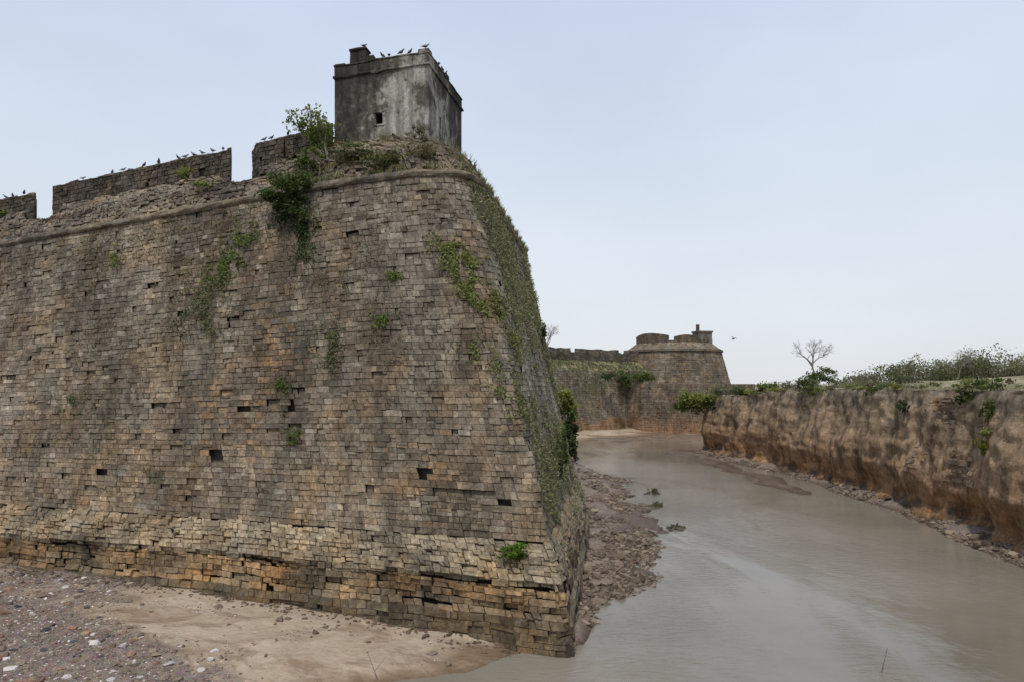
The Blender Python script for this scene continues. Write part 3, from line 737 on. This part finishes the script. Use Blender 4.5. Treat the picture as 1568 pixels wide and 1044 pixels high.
while len(P)<5600 and t0<90000:
    t0+=1
    y=random.uniform(23.5,66) ; x=shx(y)+random.uniform(-.2,3.9); z=g(x,y)
    if z<-.05: continue
    if nz(x*.6,y*.4,19)<(-.4 if y<38 else -.05): continue
    s=random.uniform(.025,.09)*(1+2.8*random.random()**6); P.append((x,y,z+s*.15)); S.append(s); C.append(cmul(random.choice([(.17,.13,.095),(.23,.18,.135),(.11,.084,.065)]),random.uniform(.7,1.3)))
n0=len(P)
while len(P)<n0+2200:
    y=random.uniform(22,86); x=bankx(y)-random.uniform(-.6,1.0); z=g(x,y)
    if z<-.04: continue
    if nz(x*.5,y*.3,29)<-.1: continue
    s=random.uniform(.03,.1)*(1+2.8*random.random()**8); P.append((x,y,z+s*.1)); S.append(s); C.append(cmul(random.choice([(.17,.13,.095),(.25,.2,.15),(.11,.08,.06)]),random.uniform(.7,1.3)))
for (x,y) in ((10.5,53),(9.6,47.5),(9.2,40.4)):
    for i in range(9):
        s=random.uniform(.08,.2); P.append((x+random.gauss(0,.3),y+random.gauss(0,.3),.02)); S.append(s); C.append((.1,.08,.06))
rocks('rubble',P,S,C)
def tuft(x,y,h=.5,n=120,col=GY):
    P=[];C=[]
    for i in range(n): P.append((x+random.gauss(0,.16),y+random.gauss(0,.16),random.uniform(0,h*.6))); C.append(cmul(col,random.uniform(.5,1.2)))
    leafmesh('water_weed',P,rng.uniform(.05,.14,n),C,.25,up=(0,0,.6))
tuft(10.5,53,.7,200,(.13,.13,.06)); tuft(9.6,47.5,.5,110,(.13,.14,.06)); tuft(9.2,40.4,.3,60,(.09,.1,.05))
V=[];F=[]; tube(V,F,Vector((10.2,20.0,-.3)),Vector((10.45,20,.7)),.02,.01,5); tube(V,F,Vector((-3.6,19.4,0)),Vector((-3.9,19.4,.8)),.012,.006,5); tube(V,F,Vector((-3.7,19.4,.3)),Vector((-3.4,19.4,.7)),.008,.005,5); mkobj('stick',V,F,M_wood)
# ---------------------------------------------------------------- birds
def bird_mesh(fly=False):
    V=[];F=[];C=[]
    rings=[(-.2,.12,.028,.006),(-.12,.135,.035,.014),(-.06,.15,.05,.04),(0,.165,.06,.055),(.06,.19,.055,.055),(.095,.225,.036,.036),(.115,.255,.03,.032),(.14,.262,.024,.024),(.155,.26,.01,.01),(.185,.252,.003,.003)]
    k=8
    for x,z,ry,rz in rings:
        for j in range(k):
            t=2*math.pi*j/k; V.append(Vector((x,ry*math.cos(t),z+rz*math.sin(t))))
            C.append((.07,.07,.08) if x<.05 or x>.15 else (.12,.12,.13))
    for i in range(len(rings)-1):
        for j in range(k): F.append((i*k+j,i*k+(j+1)%k,(i+1)*k+(j+1)%k,(i+1)*k+j))
    F.append(tuple(range(k))); F.append(tuple((len(rings)-1)*k+j for j in range(k)))
    def add(pts,fs,c):
        i=len(V); V.extend([Vector(p) for p in pts]); C.extend([c]*len(pts)); F.extend([tuple(i+a for a in f) for f in fs])
    for sg in (-1,1):
        if fly: add([(.06,sg*.04,.2),(-.08,sg*.04,.19),(-.05,sg*.22,.27),(.08,sg*.2,.28),(-.08,sg*.42,.24)],[(0,1,2,3),(3,2,4)],(.2,.2,.22))
        else:
            add([(.07,sg*.05,.19),(-.02,sg*.067,.2),(-.17,sg*.035,.14),(-.06,sg*.066,.14),(.04,sg*.062,.15)],[(0,1,2,3,4)],(.2,.2,.22))
            n=len(V); tube(V,F,Vector((.01,sg*.022,0)),Vector((0,sg*.022,.13)),.005,.008,4); C.extend([(.2,.06,.04)]*(len(V)-n))
            add([(.05,sg*.022,.003),(.0,sg*.005,.003),(-.015,sg*.022,.003),(.0,sg*.04,.003)],[(0,1,2,3)],(.2,.06,.04))
    return V,F,C
bv,bf,bc=bird_mesh(); b0=mkobj('pigeon',bv,bf,mat_attr('feathers',.7),bc,None,True); bme=b0.data
pos=[]
for s in (-24.5,-24,-23.2,-19.2,-17.3,-16.6,-15.3,-14.4,-13.2,-12.8,-12.3,-11.8,-11.2,-10.6,-8.3,-7.9,-7.0,-6.3,-5.8,-5.3):
    p=topbase(s,2.4); h=2.95 if s<-22 else (3.1 if s<-9 else (3.15 if s<-7.4 else (3.2 if s<-6 else 3.3)))
    pos.append((p.x,p.y,ztop(s)+h+.12))
for s in (-9.3,-9.6,-9.9): p=glac(s,.95); pos.append((p.x,p.y,p.z+.03))
for a,b in ((2.2,.05),(1.9,.1),(1.3,.05),(.9,.1),(0,1.6),(0,2.2),(0,2.6),(.05,3.0)):
    p=tp(max(a,.05),max(b,.05),22.18); pos.append(tuple(p))
p=tp(.2,.2,22.33); pos.append(tuple(p)); p=tp(3.3,.5,22.97); pos.append(tuple(p))
for i,p in enumerate(pos):
    o=b0 if i==0 else bpy.data.objects.new('pigeon',bme)
    if i: scene.collection.objects.link(o)
    o.location=p; o.rotation_euler=(0,0,random.uniform(0,6.28)); k=random.uniform(.85,1.1); o.scale=(k,k,k)
bv,bf,bc=bird_mesh(True); o=mkobj('flying_bird',bv,bf,b0.data.materials[0],bc,None,True); o.location=(20,65,12); o.scale=(1.2,)*3; o.rotation_euler=(.3,0,.4)
# ---------------------------------------------------------------- light, sky, camera
el=62; az=math.radians(192)
sd=Vector((math.sin(az)*math.cos(math.radians(el)),math.cos(az)*math.cos(math.radians(el)),math.sin(math.radians(el))))
sl=bpy.data.lights.new('sun','SUN'); sl.energy=2.4; sl.angle=math.radians(3); sl.color=(1,.945,.86)
so=bpy.data.objects.new('sun',sl); scene.collection.objects.link(so); so.rotation_euler=(-sd).to_track_quat('-Z','Y').to_euler()
w=bpy.data.worlds.new('World'); scene.world=w; w.use_nodes=True; nt=w.node_tree; nt.nodes.clear()
out=nt.nodes.new('ShaderNodeOutputWorld'); bg=nt.nodes.new('ShaderNodeBackground'); sk=nt.nodes.new('ShaderNodeTexSky')
sk.sky_type='NISHITA'; sk.sun_disc=False; sk.sun_elevation=math.radians(el); sk.sun_rotation=az; sk.dust_density=3; sk.air_density=1; sk.ozone_density=1.5
bg.inputs[1].default_value=.1
tc=nt.nodes.new('ShaderNodeTexCoord'); mp=nt.nodes.new('ShaderNodeMapping'); mp.inputs['Scale'].default_value=(1,1,2.6)
no=nt.nodes.new('ShaderNodeTexNoise'); no.inputs['Scale'].default_value=1.5; no.inputs['Detail'].default_value=6; no.inputs['Roughness'].default_value=.5
rp=nt.nodes.new('ShaderNodeValToRGB'); rp.color_ramp.elements[0].position=.3; rp.color_ramp.elements[0].color=(.76,.76,.76,1); rp.color_ramp.elements[1].position=.75; rp.color_ramp.elements[1].color=(.97,.97,.97,1)
sp=nt.nodes.new('ShaderNodeSeparateXYZ'); hz=nt.nodes.new('ShaderNodeValToRGB'); e=hz.color_ramp.elements
e[0].position=0; e[0].color=(.86,.895,.925,1); e[1].position=.75; e[1].color=(.56,.67,.91,1); m=e.new(.25); m.color=(.74,.815,.925,1)
vm=nt.nodes.new('ShaderNodeVectorMath'); vm.operation='SCALE'; vm.inputs[3].default_value=10
mx=nt.nodes.new('ShaderNodeMix'); mx.data_type='RGBA'
nt.links.new(tc.outputs['Generated'],mp.inputs[0]); nt.links.new(mp.outputs[0],no.inputs['Vector']); nt.links.new(no.outputs[0],rp.inputs[0]); nt.links.new(rp.outputs[0],mx.inputs[0])
nt.links.new(tc.outputs['Generated'],sp.inputs[0]); nt.links.new(sp.outputs[2],hz.inputs[0]); nt.links.new(hz.outputs[0],vm.inputs[0]); nt.links.new(vm.outputs[0],mx.inputs[7])
nt.links.new(sk.outputs[0],mx.inputs[6]); nt.links.new(mx.outputs[2],bg.inputs[0]); nt.links.new(bg.outputs[0],out.inputs[0])
cd=bpy.data.cameras.new('camera'); cd.lens=25.26; cd.sensor_width=36; cd.shift_y=68/1568; cd.clip_end=6000; cd.clip_start=.1
co=bpy.data.objects.new('camera',cd); scene.collection.objects.link(co); co.location=(0,0,8); co.rotation_euler=(math.radians(90),0,0)
scene.camera=co
scene.view_settings.view_transform='Standard'; scene.view_settings.look='None'; scene.view_settings.exposure=0
